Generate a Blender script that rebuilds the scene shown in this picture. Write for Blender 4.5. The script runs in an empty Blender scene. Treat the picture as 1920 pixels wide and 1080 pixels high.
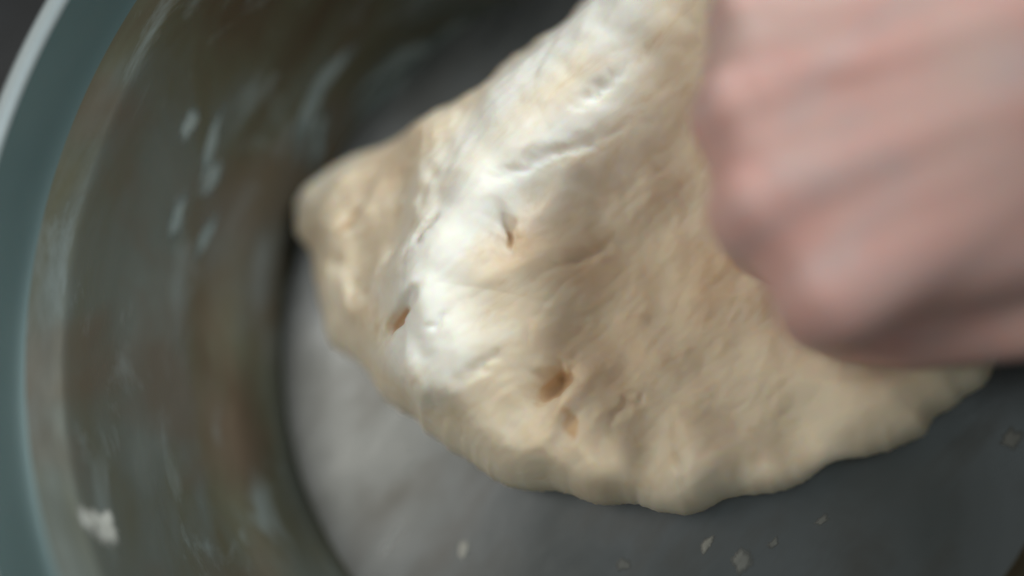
import bpy, bmesh, math, random
import numpy as np
from mathutils import Vector, noise, Matrix

sc = bpy.context.scene
C = sc.collection
R = math.radians

# ------------------------------------------------------------------ camera
cam_d = bpy.data.cameras.new('camera')
cam = bpy.data.objects.new('camera', cam_d); C.objects.link(cam)
CAM = Vector((.0386, -.0567, .3067)); TGT = Vector((-.0425, .0136, 0))
fw = (TGT - CAM).normalized(); rt = fw.cross(Vector((0, 1, 0))).normalized(); up = rt.cross(fw)
cam.matrix_world = Matrix(((rt.x, up.x, -fw.x, CAM.x), (rt.y, up.y, -fw.y, CAM.y), (rt.z, up.z, -fw.z, CAM.z), (0, 0, 0, 1)))
cam_d.sensor_width = 36; cam_d.lens = 33.75
cam_d.clip_start = .01; cam_d.clip_end = 50
cam_d.dof.use_dof = True; cam_d.dof.focus_distance = .287; cam_d.dof.aperture_fstop = 1.0
sc.camera = cam
# ------------------------------------------------------------------ light
w = bpy.data.worlds.new('World'); sc.world = w; w.use_nodes = True
bg = w.node_tree.nodes['Background']
bg.inputs[0].default_value = (.85, .92, .88, 1); bg.inputs[1].default_value = .27
def area(name, loc, tgt, sx, sy, power, col):
    l = bpy.data.lights.new(name, 'AREA'); l.shape = 'RECTANGLE'; l.size = sx; l.size_y = sy
    l.energy = power; l.color = col
    o = bpy.data.objects.new(name, l); C.objects.link(o); o.location = loc
    o.rotation_euler = (Vector(tgt) - Vector(loc)).to_track_quat('-Z', 'Y').to_euler()
    return o
area('window_light', (.88, .60, .62), (-.03, .03, .04), .50, .50, 19, (.95, 1.0, .99))
area('room_light', (-.85, .16, 1.25), (-.03, 0, 0), .62, .5, 6.6, (1.0, .92, .82))
sc.view_settings.view_transform = 'Standard'; sc.view_settings.look = 'None'
sc.view_settings.exposure = 0; sc.view_settings.gamma = 1

# ------------------------------------------------------------------ helpers
def tag(o, label=None, cat=None, group=None, kind=None):
    for k, v in (('label', label), ('category', cat), ('group', group), ('kind', kind)):
        if v: o[k] = v
    return o
def mesh_obj(name, verts, faces, m, parent=None, smooth=True):
    me = bpy.data.meshes.new(name); me.from_pydata(verts, [], faces); me.update()
    if smooth: me.polygons.foreach_set('use_smooth', [True] * len(me.polygons))
    me.materials.append(m)
    o = bpy.data.objects.new(name, me); C.objects.link(o); o.parent = parent
    return o
def mat(name):
    m = bpy.data.materials.new(name); m.use_nodes = True
    nt = m.node_tree; return m, nt, nt.nodes['Principled BSDF']
def nd(nt, t, **kw):
    n = nt.nodes.new(t)
    for k, v in kw.items():
        if k in n.inputs: n.inputs[k].default_value = v
        else: setattr(n, k, v)
    return n
def mapping(nt, scale, rot=(0, 0, 0)):
    tc = nd(nt, 'ShaderNodeTexCoord'); mp = nd(nt, 'ShaderNodeMapping')
    # rotate first, stretch after
    m1 = nd(nt, 'ShaderNodeMapping'); m1.inputs['Rotation'].default_value = rot
    nt.links.new(tc.outputs['Object'], m1.inputs[0]); nt.links.new(m1.outputs[0], mp.inputs[0])
    mp.inputs['Scale'].default_value = scale
    return mp.outputs[0]
def ntex(nt, vec, scale, detail=4, rough=.5, dist=0):
    n = nd(nt, 'ShaderNodeTexNoise'); n.inputs['Scale'].default_value = scale
    n.inputs['Detail'].default_value = detail; n.inputs['Roughness'].default_value = rough
    n.inputs['Distortion'].default_value = dist
    nt.links.new(vec, n.inputs['Vector']); return n.outputs['Fac']
def ramp(nt, fac, stops):
    r = nd(nt, 'ShaderNodeValToRGB'); e = r.color_ramp.elements
    while len(e) < len(stops): e.new(.5)
    for i, (p, c) in enumerate(stops):
        e[i].position = p; e[i].color = (c if len(c) == 4 else (*c, 1)) if not isinstance(c, (int, float)) else (c, c, c, 1)
    nt.links.new(fac, r.inputs[0]); return r.outputs[0]
def mix(nt, fac, a, b, mode='MIX'):
    n = nd(nt, 'ShaderNodeMix', data_type='RGBA', blend_type=mode)
    for i, v in ((0, fac), (6, a), (7, b)):
        if hasattr(v, 'is_output'): nt.links.new(v, n.inputs[i])
        else: n.inputs[i].default_value = v if i == 0 or len(v) == 4 else (*v, 1)
    return n.outputs[2]
def bump(nt, bs, h, strength, dist, prev=None):
    b = nd(nt, 'ShaderNodeBump'); b.inputs['Strength'].default_value = strength; b.inputs['Distance'].default_value = dist
    nt.links.new(h, b.inputs['Height'])
    if prev: nt.links.new(prev, b.inputs['Normal'])
    nt.links.new(b.outputs[0], bs.inputs['Normal']); return b.outputs[0]

# ------------------------------------------------------------------ materials
steel, nt, bs = mat('brushed_steel')
def polar(nt, scale):
    """coordinates that run round the bowl, up its wall"""
    tc = nd(nt, 'ShaderNodeTexCoord'); sp = nd(nt, 'ShaderNodeSeparateXYZ'); nt.links.new(tc.outputs['Object'], sp.inputs[0])
    def mth(op, a, b=None):
        n = nd(nt, 'ShaderNodeMath', operation=op)
        for i, v in enumerate((a, b)):
            if v is None: continue
            if hasattr(v, 'is_output'): nt.links.new(v, n.inputs[i])
            else: n.inputs[i].default_value = v
        return n.outputs[0]
    nx = mth('MULTIPLY', sp.outputs[0], -1); ny = mth('MULTIPLY', sp.outputs[1], -1)
    th = mth('MULTIPLY', mth('ARCTAN2', ny, nx), .14)
    rr = mth('POWER', mth('ADD', mth('MULTIPLY', nx, nx), mth('MULTIPLY', ny, ny)), .5)
    cb = nd(nt, 'ShaderNodeCombineXYZ'); nt.links.new(th, cb.inputs[0]); nt.links.new(rr, cb.inputs[1]); nt.links.new(sp.outputs[2], cb.inputs[2])
    mp = nd(nt, 'ShaderNodeMapping'); mp.inputs['Scale'].default_value = scale; nt.links.new(cb.outputs[0], mp.inputs[0])
    return mp.outputs[0]
v1 = polar(nt, (.34, 1, 1))
v0 = mapping(nt, (1, 1, 1))
film = ntex(nt, v1, 75, 5, .6, .5)
film2 = ntex(nt, v1, 28, 4, .5, .8)
blot = ntex(nt, v0, 16, 3, .5, .6)
fine = ntex(nt, v0, 160, 3, .6)
col = ramp(nt, film2, [(.32, (.062, .044, .026)), (.44, (.078, .076, .050)), (.56, (.090, .100, .088)), (.70, (.125, .14, .13))])
col = mix(nt, ramp(nt, film, [(.54, 0), (.70, .6)]), col, (.20, .235, .235))
col = mix(nt, ramp(nt, blot, [(.48, 0), (.64, .6)]), col, (.092, .066, .045))
nt.links.new(col, bs.inputs['Base Color'])
bs.inputs['Metallic'].default_value = .75
nt.links.new(ramp(nt, film, [(.3, .6), (.7, .75)]), bs.inputs['Roughness'])
p = bump(nt, bs, blot, .35, .002); p = bump(nt, bs, film, .2, .0006, p); bump(nt, bs, fine, .06, .0006, p)

base_m, nt, bs = mat('satin_base_steel')
v0 = mapping(nt, (1, 1, 1))
bl = ntex(nt, v0, 14, 4, .5, .6); f2 = ntex(nt, mapping(nt, (.4, 1, 1), (0, 0, R(-50))), 60, 4, .55, .3)
col = ramp(nt, bl, [(.36, (.116, .126, .128)), (.6, (.172, .188, .200))])
col = mix(nt, ramp(nt, f2, [(.5, 0), (.72, .5)]), col, (.10, .095, .085))
nt.links.new(col, bs.inputs['Base Color']); bs.inputs['Metallic'].default_value = .9
nt.links.new(ramp(nt, f2, [(.3, .26), (.7, .38)]), bs.inputs['Roughness'])
bump(nt, bs, ntex(nt, v0, 150, 3), .05, .0006)

band_m, nt, bs = mat('satin_teal_grey_band')
v1 = polar(nt, (.34, 1, 1))
nt.links.new(ramp(nt, ntex(nt, v1, 30, 4, .5, .5), [(.35, (.042, .074, .077)), (.65, (.058, .094, .096))]), bs.inputs['Base Color'])
bs.inputs['Metallic'].default_value = .35; bs.inputs['Roughness'].default_value = .42

rimsteel, nt, bs = mat('dull_rim_steel')
bs.inputs['Base Color'].default_value = (.34, .39, .41, 1); bs.inputs['Metallic'].default_value = .5
bs.inputs['Roughness'].default_value = .6
bump(nt, bs, ntex(nt, mapping(nt, (1, 1, 1)), 120, 3), .15, .001)

counter, nt, bs = mat('dark_granite')
v = mapping(nt, (1, 1, 1))
nt.links.new(ramp(nt, ntex(nt, v, 60, 6, .7, .5), [(.4, (.003, .004, .006)), (.62, (.012, .014, .018)), (.78, (.05, .05, .055))]), bs.inputs['Base Color'])
bs.inputs['Roughness'].default_value = .35

dough_m, nt, bs = mat('wet_bread_dough')
vs = mapping(nt, (.38, 1, 1), (0, 0, R(-42)))
v0 = mapping(nt, (1, 1, 1))
st = ntex(nt, vs, 90, 6, .62, .5); st2 = ntex(nt, vs, 260, 4, .6, .2); bl = ntex(nt, v0, 26, 4, .55, .3)
base = ramp(nt, bl, [(.32, (.72, .575, .42)), (.5, (.79, .685, .53)), (.7, (.82, .745, .61))])
base = mix(nt, ramp(nt, st, [(.28, .4), (.42, 0)]), base, (.62, .45, .28))
fl_ = nd(nt, 'ShaderNodeAttribute', attribute_name='flour_lit_band')
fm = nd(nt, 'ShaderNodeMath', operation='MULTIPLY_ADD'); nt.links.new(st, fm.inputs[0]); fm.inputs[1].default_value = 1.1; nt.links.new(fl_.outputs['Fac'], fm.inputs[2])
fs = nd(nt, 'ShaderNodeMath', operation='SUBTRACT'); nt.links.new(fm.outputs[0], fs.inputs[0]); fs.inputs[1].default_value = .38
flour_lit_band = ramp(nt, fs.outputs[0], [(.32, 0), (.95, 1)])
base = mix(nt, flour_lit_band, base, (.865, .855, .80))  # floury white that also carries the lit band's brightness in the colour
tr_ = nd(nt, 'ShaderNodeAttribute', attribute_name='tear')
tm = nd(nt, 'ShaderNodeMath', operation='MULTIPLY_ADD'); nt.links.new(st, tm.inputs[0]); tm.inputs[1].default_value = .8; nt.links.new(tr_.outputs['Fac'], tm.inputs[2])
base = mix(nt, ramp(nt, tm.outputs[0], [(.80, 0), (1.25, .75)]), base, (.66, .43, .24))
nt.links.new(base, bs.inputs['Base Color'])
bs.inputs['Roughness'].default_value = .78; bs.inputs['IOR'].default_value = 1.38; bs.inputs['Specular IOR Level'].default_value = .3
bs.subsurface_method = 'RANDOM_WALK' if hasattr(bs, 'subsurface_method') else None
bs.inputs['Subsurface Weight'].default_value = .9
bs.inputs['Subsurface Radius'].default_value = (1.0, .62, .32); bs.inputs['Subsurface Scale'].default_value = .004
p = bump(nt, bs, st, .26, .0011); bump(nt, bs, st2, .10, .0004, p)

def film_mat(name, c0, c1, lo, hi):
    m, nt, bs = mat(name)
    v = mapping(nt, (.35, 1, 1), (0, 0, R(-58)))
    nz = ntex(nt, v, 170, 4, .6)
    nt.links.new(ramp(nt, nz, [(.35, c0), (.65, c1)]), bs.inputs['Base Color'])
    at = nd(nt, 'ShaderNodeAttribute', attribute_name='film_depth')
    ad = nd(nt, 'ShaderNodeMath', operation='MULTIPLY_ADD'); nt.links.new(nz, ad.inputs[0]); ad.inputs[1].default_value = .8
    nt.links.new(at.outputs['Fac'], ad.inputs[2])
    nt.links.new(ramp(nt, ad.outputs[0], [(lo, 0), (hi, 1)]), bs.inputs['Alpha'])
    bs.inputs['Roughness'].default_value = .5
    return m
# the ramp reads depth/1.0 + noise*1.2, so a value near .6 is the bare rim of a film
smear_m = film_mat('drying_dough_film', (.075, .10, .10), (.14, .165, .16), .45, 1.2)
scrap_m = film_mat('dough_scrap', (.22, .225, .205), (.34, .345, .32), .38, .9)
white_m = film_mat('fresh_dough_crumb', (.45, .45, .42), (.6, .6, .56), .2, .6)
dim_m = film_mat('thin_dough_film', (.13, .14, .135), (.20, .21, .20), .45, 1.2)

skin, nt, bs = mat('skin')
v0 = mapping(nt, (1, 1, 1)); vv = mapping(nt, (.45, 1, 1), (0, 0, R(-24)))
mot = ntex(nt, v0, 42, 4, .55, .4); vein = ntex(nt, vv, 38, 2, .45, .8)
col = ramp(nt, mot, [(.3, (.63, .355, .32)), (.5, (.665, .415, .38)), (.7, (.64, .455, .42))])
col = mix(nt, ramp(nt, vein, [(.47, 0), (.505, .5), (.54, 0)]), col, (.50, .44, .45))
nt.links.new(col, bs.inputs['Base Color'])
bs.inputs['Roughness'].default_value = .5
bs.inputs['Subsurface Weight'].default_value = .5
bs.inputs['Subsurface Radius'].default_value = (1.0, .35, .2); bs.inputs['Subsurface Scale'].default_value = .004
cr = nd(nt, 'ShaderNodeTexVoronoi', feature='DISTANCE_TO_EDGE'); cr.inputs['Scale'].default_value = 620
nt.links.new(v0, cr.inputs['Vector'])
p = bump(nt, bs, cr.outputs['Distance'], .2, .0004)
p = bump(nt, bs, ntex(nt, mapping(nt, (1, .35, 1), (0, 0, R(-14))), 230, 4), .15, .0005, p)
bump(nt, bs, mot, .4, .002, p)

nail_m, nt, bs = mat('fingernail')
bs.inputs['Base Color'].default_value = (.70, .48, .43, 1); bs.inputs['Roughness'].default_value = .25

# ------------------------------------------------------------------ setting
n = 60
vs_, fs_ = [], []
for j in range(n + 1):
    for i in range(n + 1):
        vs_.append(((i / n - .5) * 2.4, (j / n - .5) * 2.4, -.0025))
for j in range(n):
    for i in range(n):
        a = j * (n + 1) + i; fs_.append((a, a + 1, a + n + 2, a + n + 1))
tag(mesh_obj('countertop', vs_, fs_, counter, smooth=False), kind='structure')

# ------------------------------------------------------------------ bowl (lathe)
# inner profile (radius, height): floor, pressed step, flaring wall, shoulder, upper band
PROF = [(0, 0), (.05, 0), (.10, 0), (.1268, 0), (.1274, .0006), (.1290, .0034), (.1318, .0080), (.1362, .0160), (.1425, .0265), (.1470, .0400), (.1505, .0530), (.1530, .0640), (.1546, .0715),
        (.1558, .0762), (.1572, .0782), (.1592, .0802), (.1614, .0828), (.1634, .0866), (.1655, .0935), (.1674, .1000)]
def smooth_prof(P, k=6):
    out = []
    for i in range(len(P) - 1):
        p0 = P[max(i - 1, 0)]; p1 = P[i]; p2 = P[i + 1]; p3 = P[min(i + 2, len(P) - 1)]
        for q in range(k):
            t = q / k
            out.append(tuple(.5 * (2 * p1[c] + (p2[c] - p0[c]) * t + (2 * p0[c] - 5 * p1[c] + 4 * p2[c] - p3[c]) * t * t + (3 * p1[c] - p0[c] - 3 * p2[c] + p3[c]) * t ** 3) for c in (0, 1)))
    out.append(P[-1]); return out
SP = smooth_prof(PROF)
ARC = [0]
for a, b in zip(SP, SP[1:]): ARC.append(ARC[-1] + math.dist(a, b))
def surf(th, s, off=0):
    s = max(0, min(ARC[-1] - 1e-6, s))
    i = int(np.searchsorted(ARC, s, 'right')) - 1; i = min(i, len(SP) - 2)
    t = (s - ARC[i]) / (ARC[i + 1] - ARC[i])
    r = SP[i][0] * (1 - t) + SP[i + 1][0] * t; z = SP[i][1] * (1 - t) + SP[i + 1][1] * t
    dr = SP[i + 1][0] - SP[i][0]; dz = SP[i + 1][1] - SP[i][1]; L = math.hypot(dr, dz)
    r += -dz / L * off; z += dr / L * off
    return (r * math.cos(th), r * math.sin(th), z)
def lathe(name, prof, m, parent, seg=256, closed=False):
    V, F = [], []
    for (r, z) in prof:
        for k in range(seg):
            a = 2 * math.pi * k / seg
            # a used bowl is never perfectly round
            rr = r * (1 + .0012 * math.sin(2 * a + .4) * (r > .13))
            V.append((rr * math.cos(a), rr * math.sin(a), z))
    n = len(prof)
    for i in range(n if closed else n - 1):
        for k in range(seg):
            a = i * seg + k; b = i * seg + (k + 1) % seg; i2 = (i + 1) % n
            F.append((a, b, i2 * seg + (k + 1) % seg, i2 * seg + k))
    return mesh_obj(name, V, F, m, parent)
bowl = bpy.data.objects.new('mixing_bowl', None); C.objects.link(bowl)
tag(bowl, 'large round brushed steel bowl with a flat base, floury streaked walls and rolled rim', 'bowl')
cut = next(i for i, a in enumerate(SP) if a[0] > .1618)
inner = [(max(r, .0006), z) for r, z in SP]
outer = [(r + .0012, z - .0012) for r, z in reversed(SP) if r > .002] + [(.0006, -.0012)]
ob = len(outer) - 1 - next(i for i, a in enumerate(outer[::-1]) if a[0] > .1630)
lathe('outer_shell', outer, steel, bowl)
cb0 = next(i for i, a in enumerate(SP) if a[0] > .1262)
lathe('base', inner[:cb0 + 1], base_m, bowl)
lathe('body', inner[cb0:cut + 1], steel, bowl)
lathe('flared_band', inner[cut:], band_m, bowl)
# rolled rim
rim = [(.1697 + .0027 * math.cos(t), .1003 + .0023 * math.sin(t)) for t in np.linspace(0, 2 * math.pi, 20, endpoint=False)]
lathe('rim', rim, rimsteel, bowl, closed=True)

# ------------------------------------------------------------------ dough
OUT = [(23,1173),(-105,1073),(-234,974),(-383,895),(-495,801),(-589,744),(-724,710),(-840,649),(-978,618),(-1096,550),(-1170,478),(-1182,363),(-1122,254),(-1086,139),(-1049,-10),(-929,-113),(-831,-230),(-682,-303),(-609,-388),(-486,-464),(-374,-521),(-249,-537),(-135,-566),(-8,-584),(147,-614),(286,-561),(421,-527),(556,-462),(680,-430),(800,-378),(892,-322),(970,-252),(1040,-160),(1110,0),(1150,250),(1120,520),(1000,780),(780,1000),(450,1150),(200,1200)]
OUT = np.array(OUT) / 1e4
CEN = np.array((.005, .022))
rel = OUT - CEN; ang = np.unwrap(np.arctan2(rel[:, 1], rel[:, 0])); rad = np.hypot(*rel.T)
NA = 900
th = np.linspace(0, 2 * math.pi, NA, endpoint=False)
o = np.argsort(ang % (2 * math.pi)); aa = (ang % (2 * math.pi))[o]; rr = rad[o]
aa = np.concatenate([aa - 2 * math.pi, aa, aa + 2 * math.pi]); rr = np.tile(rr, 3)
RAD = np.interp(th, aa, rr)
ker = np.hanning(15); ker /= ker.sum()
RAD0 = RAD = np.convolve(np.concatenate([RAD[-7:], RAD, RAD[:7]]), ker, 'valid')
def N3(x, y, z, s): return noise.noise(Vector((x * s, y * s, z * s)))
RAD0 = RAD.copy()
for k in range(NA):
    x, y = CEN[0] + RAD[k] * math.cos(th[k]), CEN[1] + RAD[k] * math.sin(th[k])
    RAD[k] += .0030 * N3(x, y, 3, 48) + .0014 * N3(x, y, 5, 130) * max(0, N3(x, y, 17, 30) + .3) * 2 + .0007 * abs(N3(x, y, 9, 420))
edge_pts = np.stack([CEN[0] + RAD * np.cos(th), CEN[1] + RAD * np.sin(th)], -1)
def dist_edge(P):
    d = np.full(len(P), 9.0)
    for k in range(0, NA, 3):
        a = edge_pts[k]; b = edge_pts[(k + 3) % NA]; ab = b - a
        t = np.clip(((P - a) @ ab) / (ab @ ab), 0, 1)
        d = np.minimum(d, np.hypot(*(P - a - t[:, None] * ab).T))
    return d
def gauss(P, cx, cy, sx, sy, rot=0):
    c, s = math.cos(rot), math.sin(rot)
    dx, dy = P[:, 0] - cx, P[:, 1] - cy
    u, v = dx * c + dy * s, -dx * s + dy * c
    return np.exp(-.5 * ((u / sx) ** 2 + (v / sy) ** 2))
def ridge(P, pts, sig):
    d = np.full(len(P), 9.0); pts = np.array(pts)
    for a, b in zip(pts, pts[1:]):
        ab = b - a; t = np.clip(((P - a) @ ab) / (ab @ ab), 0, 1)
        d = np.minimum(d, np.hypot(*(P - a - t[:, None] * ab).T))
    return np.exp(-.5 * (d / sig) ** 2)
def warp(P):
    return P + np.array([(.0013 * N3(x, y, 1.7, 260) + .0002 * N3(x, y, 3.1, 600), .0013 * N3(x, y, 8.7, 260) + .0002 * N3(x, y, 5.1, 600)) for x, y in P])
def dough_height(P):
    H = np.full(len(P), .036)
    H += .014 * ridge(P, [(.02, .100), (-.018, .060), (-.040, .036), (-.056, .006), (-.052, -.010)], .014)
    H -= .34 * np.clip(-.062 - P[:, 0], 0, 1)
    H -= .28 * np.clip((P[:, 1] * .82 - P[:, 0] * .57) - .078, 0, 1)
    H -= .027 * gauss(P, .050, .018, .034, .042)                # pressed in by the fist
    H -= .022 * gauss(P, .007, .008, .018, .030)
    H -= .007 * gauss(P, .026, -.026, .016, .010, R(-30))
    H += .008 * gauss(P, .018, -.010, .010, .007)
    H += .007 * gauss(P, .008, .030, .009, .012)
    H -= .014 * gauss(P, .044, -.037, .015, .0065, R(-38))
    H -= .006 * gauss(P, .000, -.014, .008, .006)
    H += .006 * gauss(P, .062, -.038, .016, .010)
    H += .005 * gauss(P, .020, -.050, .012, .012)
    H += .004 * gauss(P, -.012, -.040, .012, .012)
    H -= .005 * gauss(P, .006, -.046, .004, .010)
    H -= .004 * gauss(P, .031, -.050, .004, .009)
    W = warp(P)
    # burst bubbles and pits (the two large ones are ragged tears)
    for (x, y, sx, sy, r, dp) in [(-.0666, -.0028, .0046, .0013, 38, .0095), (-.0229, -.024, .0042, .0022, 45, .0115), (-.0184, -.0352, .0028, .0042, 10, .004),
                                   (-.034, .0211, .0018, .0036, 10, .0055), (-.0825, .0095, .0035, .0025, 60, .002), (-.0925, .0323, .0045, .0018, 35, .0025),
                                   (-.012, .018, .006, .0009, 32, .003), (-.018, .045, .012, .0012, 26, .0022), (-.005, .064, .005, .001, 40, .0025), (-.058, .022, .004, .0011, 50, .002), (-.0205, -.0215, .0022, .0034, 70, .004), (-.072, .018, .003, .0008, 40, .002), (-.040, -.018, .004, .0009, 38, .0022), (-.002, -.030, .005, .0010, 42, .0022), (-.088, .012, .002, .0012, 0, .0022), (-.097, .020, .0016, .0010, 50, .0018), (.014, -.046, .0012, .005, 8, .0026), (-.052, -.006, .003, .0008, 42, .0018)]:
        H -= 1.0 * dp * gauss(W, x, y, sx * 1.15, sy * 1.25, R(r))
    for (x, y, sx, sy, r, dp) in [(-.0185, -.0305, .0050, .0018, 62, .0055), (-.030, .012, .010, .002, 35, .0022), (-.022, .030, .010, .002, 55, .0025)]:
        H += dp * gauss(P, x, y, sx, sy, R(r))
    return H
qs = list(np.linspace(0, .78, 150)[1:]) + list(.78 + .22 * np.sin(np.linspace(0, math.pi / 2, 70))[1:])
NR = len(qs)
G = np.concatenate([CEN + q * (RAD0 + (RAD - RAD0) * max(0, (q - .80) / .20) ** 2)[:, None] * np.stack([np.cos(th), np.sin(th)], -1) for q in qs])
D = dist_edge(G); D[-NA:] = 0
H = dough_height(G)
H = .014 + .004 * np.logaddexp(0, (H - .014) / .004)          # the dough never thins to nothing under the fist
Z0 = .011
e = (1 - (1 - np.clip(D / .020, 0, 1)) ** 2) ** .56
Zt = Z0 + (H - Z0) * e
ca, sa = math.cos(R(42)), math.sin(R(42))
amp = np.clip(D / .012, .15, 1) * (1 - .45 * ridge(G, [(.008, .108), (-.006, .082), (-.020, .062), (-.044, .034), (-.058, .004)], .014))
verts = []
for i in range(len(G)):
    x, y = G[i]; z = Zt[i]
    u, v = (x * ca + y * sa), (-x * sa + y * ca)
    n1 = N3(x, y, 1.3, 42) * .0036 + N3(x, y, 6.1, 78) * .0026 + N3(x, y, 2.2, 170) * .0011 * (N3(x, y, 9.9, 40) + .5)
    n2 = N3(u * .45, v, 4.1, 90) * .0020
    n3 = (abs(N3(u * .4, v, 8.3, 170)) - .25) * .0006
    n4 = N3(u * .5, v, 2.7, 480) * .0003
    crease = max(0, .10 - abs(N3(u * .6, v, 12.1, 44))) * .003
    verts.append((x, y, z + amp[i] * (n1 + n2 + n3 + n4 - crease)))
top_n = len(verts)
for f, zz in ((.992, .008), (.985, .005), (.972, .0028), (.955, .0016), (.93, .0011)):
    for k in range(NA):
        x, y = CEN + f * RAD[k] * np.array((math.cos(th[k]), math.sin(th[k])))
        verts.append((x, y, zz))
verts.append((CEN[0], CEN[1], float(verts[0][2])))
ci = len(verts) - 1
verts.append((CEN[0], CEN[1], .0011)); cb = len(verts) - 1
faces = []
rings = NR + 5
for i in range(rings - 1):
    for k in range(NA):
        k2 = (k + 1) % NA
        faces.append((i * NA + k, (i + 1) * NA + k, (i + 1) * NA + k2, i * NA + k2))
for k in range(NA):
    faces.append((ci, k, (k + 1) % NA)); faces.append((cb, (rings - 1) * NA + (k + 1) % NA, (rings - 1) * NA + k))
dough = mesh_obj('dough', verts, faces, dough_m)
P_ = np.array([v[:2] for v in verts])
FL_LIT = ridge(P_, [(.008, .108), (-.006, .082), (-.020, .062), (-.044, .034), (-.058, .004), (-.056, -.006)], .0145)  # floury strip along the ridge, with the band's brightness painted in
FL_LIT *= .55 + np.array([.75 * N3((x * ca + y * sa) * .5, -x * sa + y * ca, 5.5, 60) + .25 for x, y in P_])
TR = np.zeros(len(P_)); W_ = warp(P_)
for (x, y, sx, sy, r, st_) in [(-.0672, -.0036, .0048, .0017, 40, 1), (-.0229, -.0240, .0050, .0026, 45, 1), (-.0165, -.0350, .0026, .0050, 8, .7), (-.0335, .0205, .0022, .0040, 10, .6),
                              (-.0925, .0323, .0060, .0016, 38, .8), (-.0825, .0095, .0036, .0030, 60, .5), (-.085, .018, .002, .002, 0, .4)]:
    TR = np.maximum(TR, st_ * gauss(W_, x, y, sx, sy, R(r)))
dough.data.attributes.new('tear', 'FLOAT', 'POINT').data.foreach_set('value', TR)
dough.data.attributes.new('flour_lit_band', 'FLOAT', 'POINT').data.foreach_set('value', FL_LIT)
tag(dough, 'large mass of sticky cream bread dough flattened across the base of the steel bowl', 'dough')

# ------------------------------------------------------------------ hand
# local frame: a towards the wrist, b towards the little finger, n out of the back of the hand
A = Vector((.915, .32, .20)).normalized(); B0 = Vector((-.33, .94, .0)); Nn = A.cross(B0).normalized(); Bv = Nn.cross(A).normalized()
ORG = Vector((.0420, .0150, .0690))
HS = .00117
def L(a, b, n): return ORG + (A * a + Bv * b + Nn * n) * HS
segs = []      # (p0, r0, p1, r1)
def chain(pts):
    for (p, r), (q, s) in zip(pts, pts[1:]): segs.append((L(*p), r * HS, L(*q), s * HS))
mcp = dict(index=(3, -22, -3), middle=(-2, 0, 0), ring=(2, 21.5, -.5), little=(12, 41, -3))
cmc = dict(index=(76, -9, -11), middle=(78, -4, -4), ring=(77, 7, -1), little=(74, 18, -4))
rk = dict(index=11.8, middle=12, ring=11.2, little=10)
fl = dict(index=(44, 25, 20), middle=(48, 28, 21), ring=(44, 26, 20), little=(35, 20, 17))
for k in mcp:
    m = mcp[k]; c = cmc[k]; r = rk[k]; f1, f2, f3 = fl[k]
    mid = tuple(.55 * m[i] + .45 * c[i] for i in range(3))
    chain([(m, r), ((mid[0], mid[1], mid[2] - .5), r + .6), (c, 13)])
    # fist: proximal phalanx straight down, middle back under, last one curled up to the palm
    p1 = (m[0] - 2, m[1] * .94, m[2] - f1 * .93); p2 = (p1[0] + f2, p1[1] * .96, p1[2] + 4); p3 = (p2[0] - 3, p2[1], p2[2] + f3)
    chain([(m, r), ((m[0] - 3.5, m[1] * .97, m[2] - f1 * .5), r - 1.6), (p1, r - 1.5)])
    chain([(p1, r - 1.5), ((p1[0] + f2 * .5, p1[1] * .98, p1[2] + 2), r - 2.4), (p2, r - 2.4)])
    chain([(p2, r - 2.4), (p3, r - 3.2)])
# skin between the knuckles and over the back of the hand
for k1, k2 in (('index', 'middle'), ('middle', 'ring'), ('ring', 'little')):
    for w_ in (.5,):
        m = tuple(w_ * mcp[k1][i] + (1 - w_) * mcp[k2][i] for i in range(3)); c = tuple(w_ * cmc[k1][i] + (1 - w_) * cmc[k2][i] for i in range(3))
        chain([((m[0] + 1, m[1], m[2] - 1.6), 10.8), ((m[0] + 4, m[1], m[2] - 1.4), 11.8), ((m[0] * .6 + c[0] * .4, m[1] * .6 + c[1] * .4, m[2] * .6 + c[2] * .4 - .2), 12.2), (c, 13)])
# palm fill, heel, wrist and forearm
chain([((22, -14, -9), 12), ((60, -13, -16), 14)])
chain([((18, 8, -9), 12), ((66, 0, -11), 15)])
chain([((20, 30, -10), 10), ((62, 18, -12), 14)])
chain([((70, -8, -14), 16), ((96, -2, -13), 20)]); chain([((70, 12, -10), 16), ((96, 5, -9), 21)])
chain([((92, -4, -12), 19), ((112, -5, -4), 20), ((150, -6, 20), 24), ((240, -10, 72), 32)]); chain([((92, 6, -9), 19), ((112, 6, 0), 20), ((150, 8, 24), 24), ((240, 12, 76), 32)])
chain([((10, -17, -20), 10), ((32, -22, -21), 10.5)])
chain([((20, -24, -27), 8), ((34, -28, -27), 9)])
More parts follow.
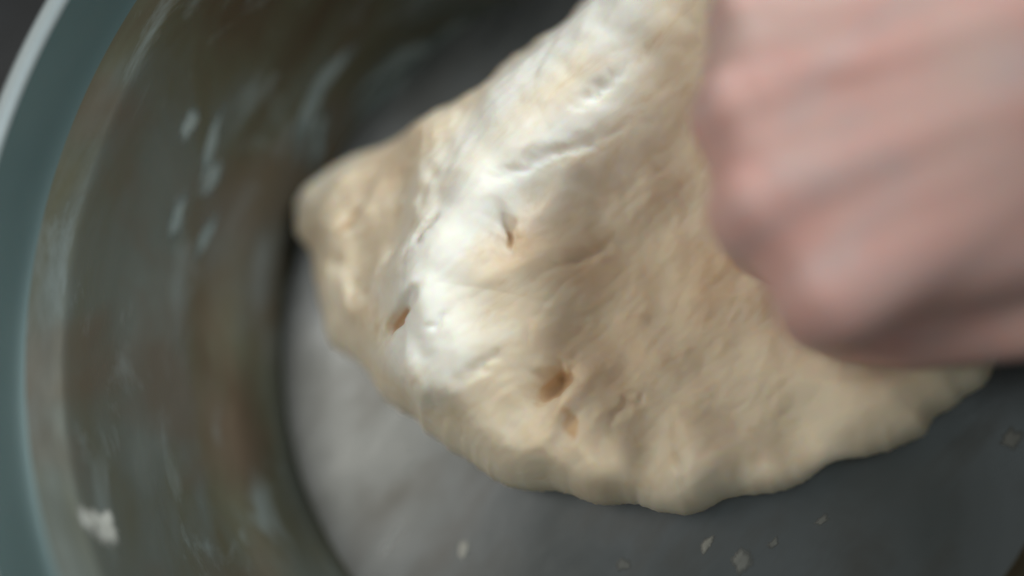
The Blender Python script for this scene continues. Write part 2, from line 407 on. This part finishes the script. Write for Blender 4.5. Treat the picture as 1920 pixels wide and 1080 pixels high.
# thumb, folded under the palm
chain([((80, -22, -12), 15), ((64, -38, -24), 11.5), ((52, -42, -28), 10.5), ((32, -37, -33), 9.5), ((14, -31, -36), 10), ((0, -24, -39), 8.5)])
chain([((16, -19, -9), 12), ((40, -24, -13), 12.5), ((64, -27, -18), 14)])
chain([((66, -32, -19), 12), ((56, -22, -18), 13), ((40, -22, -22), 10)])
chain([((40, -14, -20), 14), ((60, 0, -22), 16)]); chain([((40, 12, -20), 14), ((60, 10, -22), 15)])
bm = bmesh.new()
def tapered(bm, p, r, q, s):
    ax = (q - p); Ln = ax.length; ax.normalize()
    t = ax.orthogonal().normalized(); b = ax.cross(t)
    rows = []
    for i in range(7):
        a = -math.pi / 2 + i * math.pi / 12; rows.append((p + ax * r * math.sin(a), r * math.cos(a)))
    for i in range(7):
        a = i * math.pi / 12; rows.append((q + ax * s * math.sin(a), s * math.cos(a)))
    S = 20; V = []
    for i, (c, rr_) in enumerate(rows):
        V.append([bm.verts.new(c + (t * math.cos(2 * math.pi * k / S) + b * math.sin(2 * math.pi * k / S)) * max(rr_, 1e-5)) for k in range(S)])
    for i in range(len(V) - 1):
        for k in range(S):
            bm.faces.new((V[i][k], V[i][(k + 1) % S], V[i + 1][(k + 1) % S], V[i + 1][k]))
    bm.faces.new(list(reversed(V[0]))); bm.faces.new(V[-1])
for s_ in segs: tapered(bm, *s_)
me = bpy.data.meshes.new('tmp'); bm.to_mesh(me); bm.free()
tmp = bpy.data.objects.new('tmp', me); C.objects.link(tmp)
rm = tmp.modifiers.new('r', 'REMESH'); rm.mode = 'VOXEL'; rm.voxel_size = .0013
sm = tmp.modifiers.new('s', 'SMOOTH'); sm.iterations = 34; sm.factor = .5
dg = bpy.context.evaluated_depsgraph_get(); ev = tmp.evaluated_get(dg)
me2 = bpy.data.meshes.new_from_object(ev)
bpy.data.objects.remove(tmp)
# relief of the back of the hand: tendons, veins, knuckle folds
nv = len(me2.vertices); co = np.empty(nv * 3); me2.vertices.foreach_get('co', co); co = co.reshape(-1, 3)
no = np.empty(nv * 3); me2.vertices.foreach_get('normal', no); no = no.reshape(-1, 3)
q = (co - np.array(ORG)) / HS
la, lb, ln = q @ np.array(A), q @ np.array(Bv), q @ np.array(Nn)
upn = np.clip(no @ np.array(Nn), 0, 1)
disp = np.zeros(nv)
for k in mcp:
    m, c = mcp[k], cmc[k]
    t = np.clip((la - m[0]) / (c[0] - m[0]), 0, 1); cb_ = m[1] + (c[1] - m[1]) * t
    disp += .55 * np.exp(-.5 * ((lb - cb_) / 3) ** 2) * np.exp(-((la - 30) / 26) ** 2) * upn
    disp += .5 * np.exp(-.5 * (((lb - m[1]) / 7) ** 2 + ((la - m[0] + 1) / 6) ** 2)) * upn
    disp -= .22 * np.exp(-.5 * ((lb - m[1]) / 6) ** 2) * (np.exp(-.5 * ((la - m[0] - 4) / .7) ** 2) + np.exp(-.5 * ((la - m[0] + 4) / .7) ** 2)) * upn
for (b0, a0, sl, ph) in ((-12, 30, .25, 0), (14, 38, -.3, 1), (30, 34, -.45, 2)):
    bb = b0 + sl * (la - a0) + 2 * np.sin(la / 9 + ph)
    disp += .5 * np.exp(-.5 * ((lb - bb) / 1.7) ** 2) * np.exp(-((la - a0) / 24) ** 2) * upn
co += no * disp[:, None] * HS
me2.vertices.foreach_set('co', co.ravel()); me2.update()
me2.polygons.foreach_set('use_smooth', [True] * len(me2.polygons))
me2.materials.clear(); me2.materials.append(skin); me2.name = 'hand'
hand = bpy.data.objects.new('hand', me2); C.objects.link(hand)
tag(hand, 'bare pink right fist pressed knuckles first into the dough, wrist leaving at the right', 'hand')
# thumb nail, on the folded thumb under the palm
nv_, nf_ = [], []
p, qv = Vector(L(14, -31, -36)), Vector(L(0, -24, -39))
ax = (qv - p).normalized(); sd = ax.cross(-Nn).normalized(); out = sd.cross(ax).normalized()
if out.dot(Vector((0, -1, 0))) < 0: out = -out
for i in range(9):
    for j in range(9):
        a = (j / 8 - .5) * 1.7; t = i / 8
        wv = (1 - .25 * (2 * t - 1) ** 4)
        nv_.append(p + ax * (.004 + .0115 * t) + (sd * math.sin(a) * wv + out * math.cos(a)) * .0097 * (1 - .13 * t))
for i in range(8):
    for j in range(8): nf_.append((i * 9 + j, i * 9 + j + 1, (i + 1) * 9 + j + 1, (i + 1) * 9 + j))
nail = mesh_obj('thumb_nail', nv_, nf_, nail_m, hand)
sd_ = nail.modifiers.new('t', 'SOLIDIFY'); sd_.thickness = .0006

# ------------------------------------------------------------------ dough smears and crumbs on the steel
def smear(name, th0, s0, direction, length, width, thick, seed, label, cat, group=None, m=smear_m):
    """thin ragged patch lying on the bowl: th0/s0 its middle, direction in the surface (0 = round the bowl, 90 = up the wall)"""
    rnd = random.Random(seed); c, s = math.cos(R(direction)), math.sin(R(direction))
    x0, y0, _ = surf(th0, s0); rr_ = math.hypot(x0, y0)
    NS, NT = 36, 8; V, F, DP = [], [], []
    for j in range(NT + 1):
        q = j / NT
        for k in range(NS):
            a = 2 * math.pi * k / NS
            ra = 1 + .55 * noise.noise(Vector((math.cos(a) * 1.3 + seed * 3.7, math.sin(a) * 1.3, seed))) + .22 * noise.noise(Vector((math.cos(a) * 4 + seed, math.sin(a) * 4, seed * 2)))
            u = math.cos(a) * q * ra * length / 2; v = math.sin(a) * q * ra * width / 2
            v += .18 * length * math.sin(u / length * 3 + seed) * .4
            dth = (u * c - v * s) / rr_; ds = u * s + v * c
            hgt = thick * (max(0, 1 - q ** 2) * (1 + .4 * noise.noise(Vector((u * 250, v * 400, seed)))))
            DP.append(1 - q)
            V.append(surf(th0 + dth, s0 + ds, hgt + (.0001 if q < 1 else -.0002)))
    for j in range(NT):
        for k in range(NS):
            k2 = (k + 1) % NS; F.append((j * NS + k, (j + 1) * NS + k, (j + 1) * NS + k2, j * NS + k2))
    o = mesh_obj(name, V, F, m)
    o.data.attributes.new('film_depth', 'FLOAT', 'POINT').data.foreach_set('value', DP)
    return tag(o, label, cat, group)
SM = [  # theta, arc, direction, length, width, thickness, label
    (2.4837, .1474, -15, .034, .0042, .0005, 'long grey dough streak on the wall above the left tip of the dough'),
    (2.5790, .1388, -14, .0185, .0034, .0006, 'pale dough streak on the bowl wall just above the upper left corner of the dough'),
    (2.7307, .1759, -1, .0195, .0030, .0006, 'slim pale wall streak, upper one of the row of three left of the dough'),
    (2.7963, .1712, 6, .0100, .0034, .0004, 'short faint streak, middle one of the row of three left of the dough'),
    (2.9220, .1673, 10, .0155, .0028, .0007, 'bright pointed streak, lowest of the row of three left of the dough'),
    (2.3882, .1325, -7, .0180, .0022, .0004, 'thin grey streak low on the bowl wall beside the middle of the upper dough edge'),
    (2.2697, .1336, 1, .0270, .0048, .0005, 'broad grey smear above the upper dough edge, left of the longest smear'),
    (2.1562, .1252, -3, .0440, .0044, .0004, 'longest grey smear, reaching the top of the photo above the upper dough edge'),
    (2.9165, .1792, -172, .0120, .0034, .0003, 'dull faint smear on the bowl wall left of the three pale streaks'),
    (2.7131, .1865, -174, .0100, .0034, .0003, 'small faint smear highest on the bowl wall near the shoulder'),
]
for i, (t, s, dr, ln_, wd, tk, lab) in enumerate(SM):
    smear('dough_smear', t, s, dr, ln_ * 1.7, wd * 1.7, tk * .4, i + 1, lab, 'dough smear', 'dough smears dried on the bowl wall')
CR = [
    (3.0014, .1292, -164, .0080, .0026, .0012, 'grey curled dough scrap at the foot of the bowl wall touching the left dough edge'),
    (-2.7203, .2056, -23, .0110, .0070, .0016, 'largest pale ragged dough scrap stuck to the bowl wall at the lower left'),
    (-2.7306, .2104, -3, .0085, .0040, .0010, 'small pale dough scrap stuck just above the largest scrap at the lower left'),
    (-2.2523, .0930, -99, .0046, .0028, .0024, 'bright oval dough crumb alone on the bowl base below the dough'),
    (-1.3044, .0725, -28, .0052, .0026, .0012, 'pale crumb on the dark bowl base just below the lowest point of the dough'),
    (-1.1998, .0803, -40, .0066, .0052, .0008, 'greyish flattened crumb at the bottom edge of the photo, right of the pale crumb'),
    (-1.6642, .0761, -49, .0044, .0032, .0005, 'faint flat crumb on the bowl base between the bright oval crumb and the pale crumb'),
    (-1.0680, .0787, -15, .0040, .0022, .0007, 'tiny crumb on the bowl base, right of the greyish flattened crumb'),
    (-.8712, .0814, 14, .0040, .0020, .0005, 'thin faint crumb on the bowl base below the right part of the dough'),
    (-.3580, .1132, 51, .0060, .0046, .0003, 'dim flat crumb on the bowl base near the right edge of the photo'),
]
for i, (t, s, dr, ln_, wd, tk, lab) in enumerate(CR):
    smear('dough_crumb', t, s, dr, ln_ * 1.35, wd * 1.35, tk * .28, i + 57, lab, 'dough crumb', 'dough scraps and crumbs stuck to the bowl', dim_m if i in (5, 6, 7, 8, 9) else white_m if i == 3 else scrap_m)
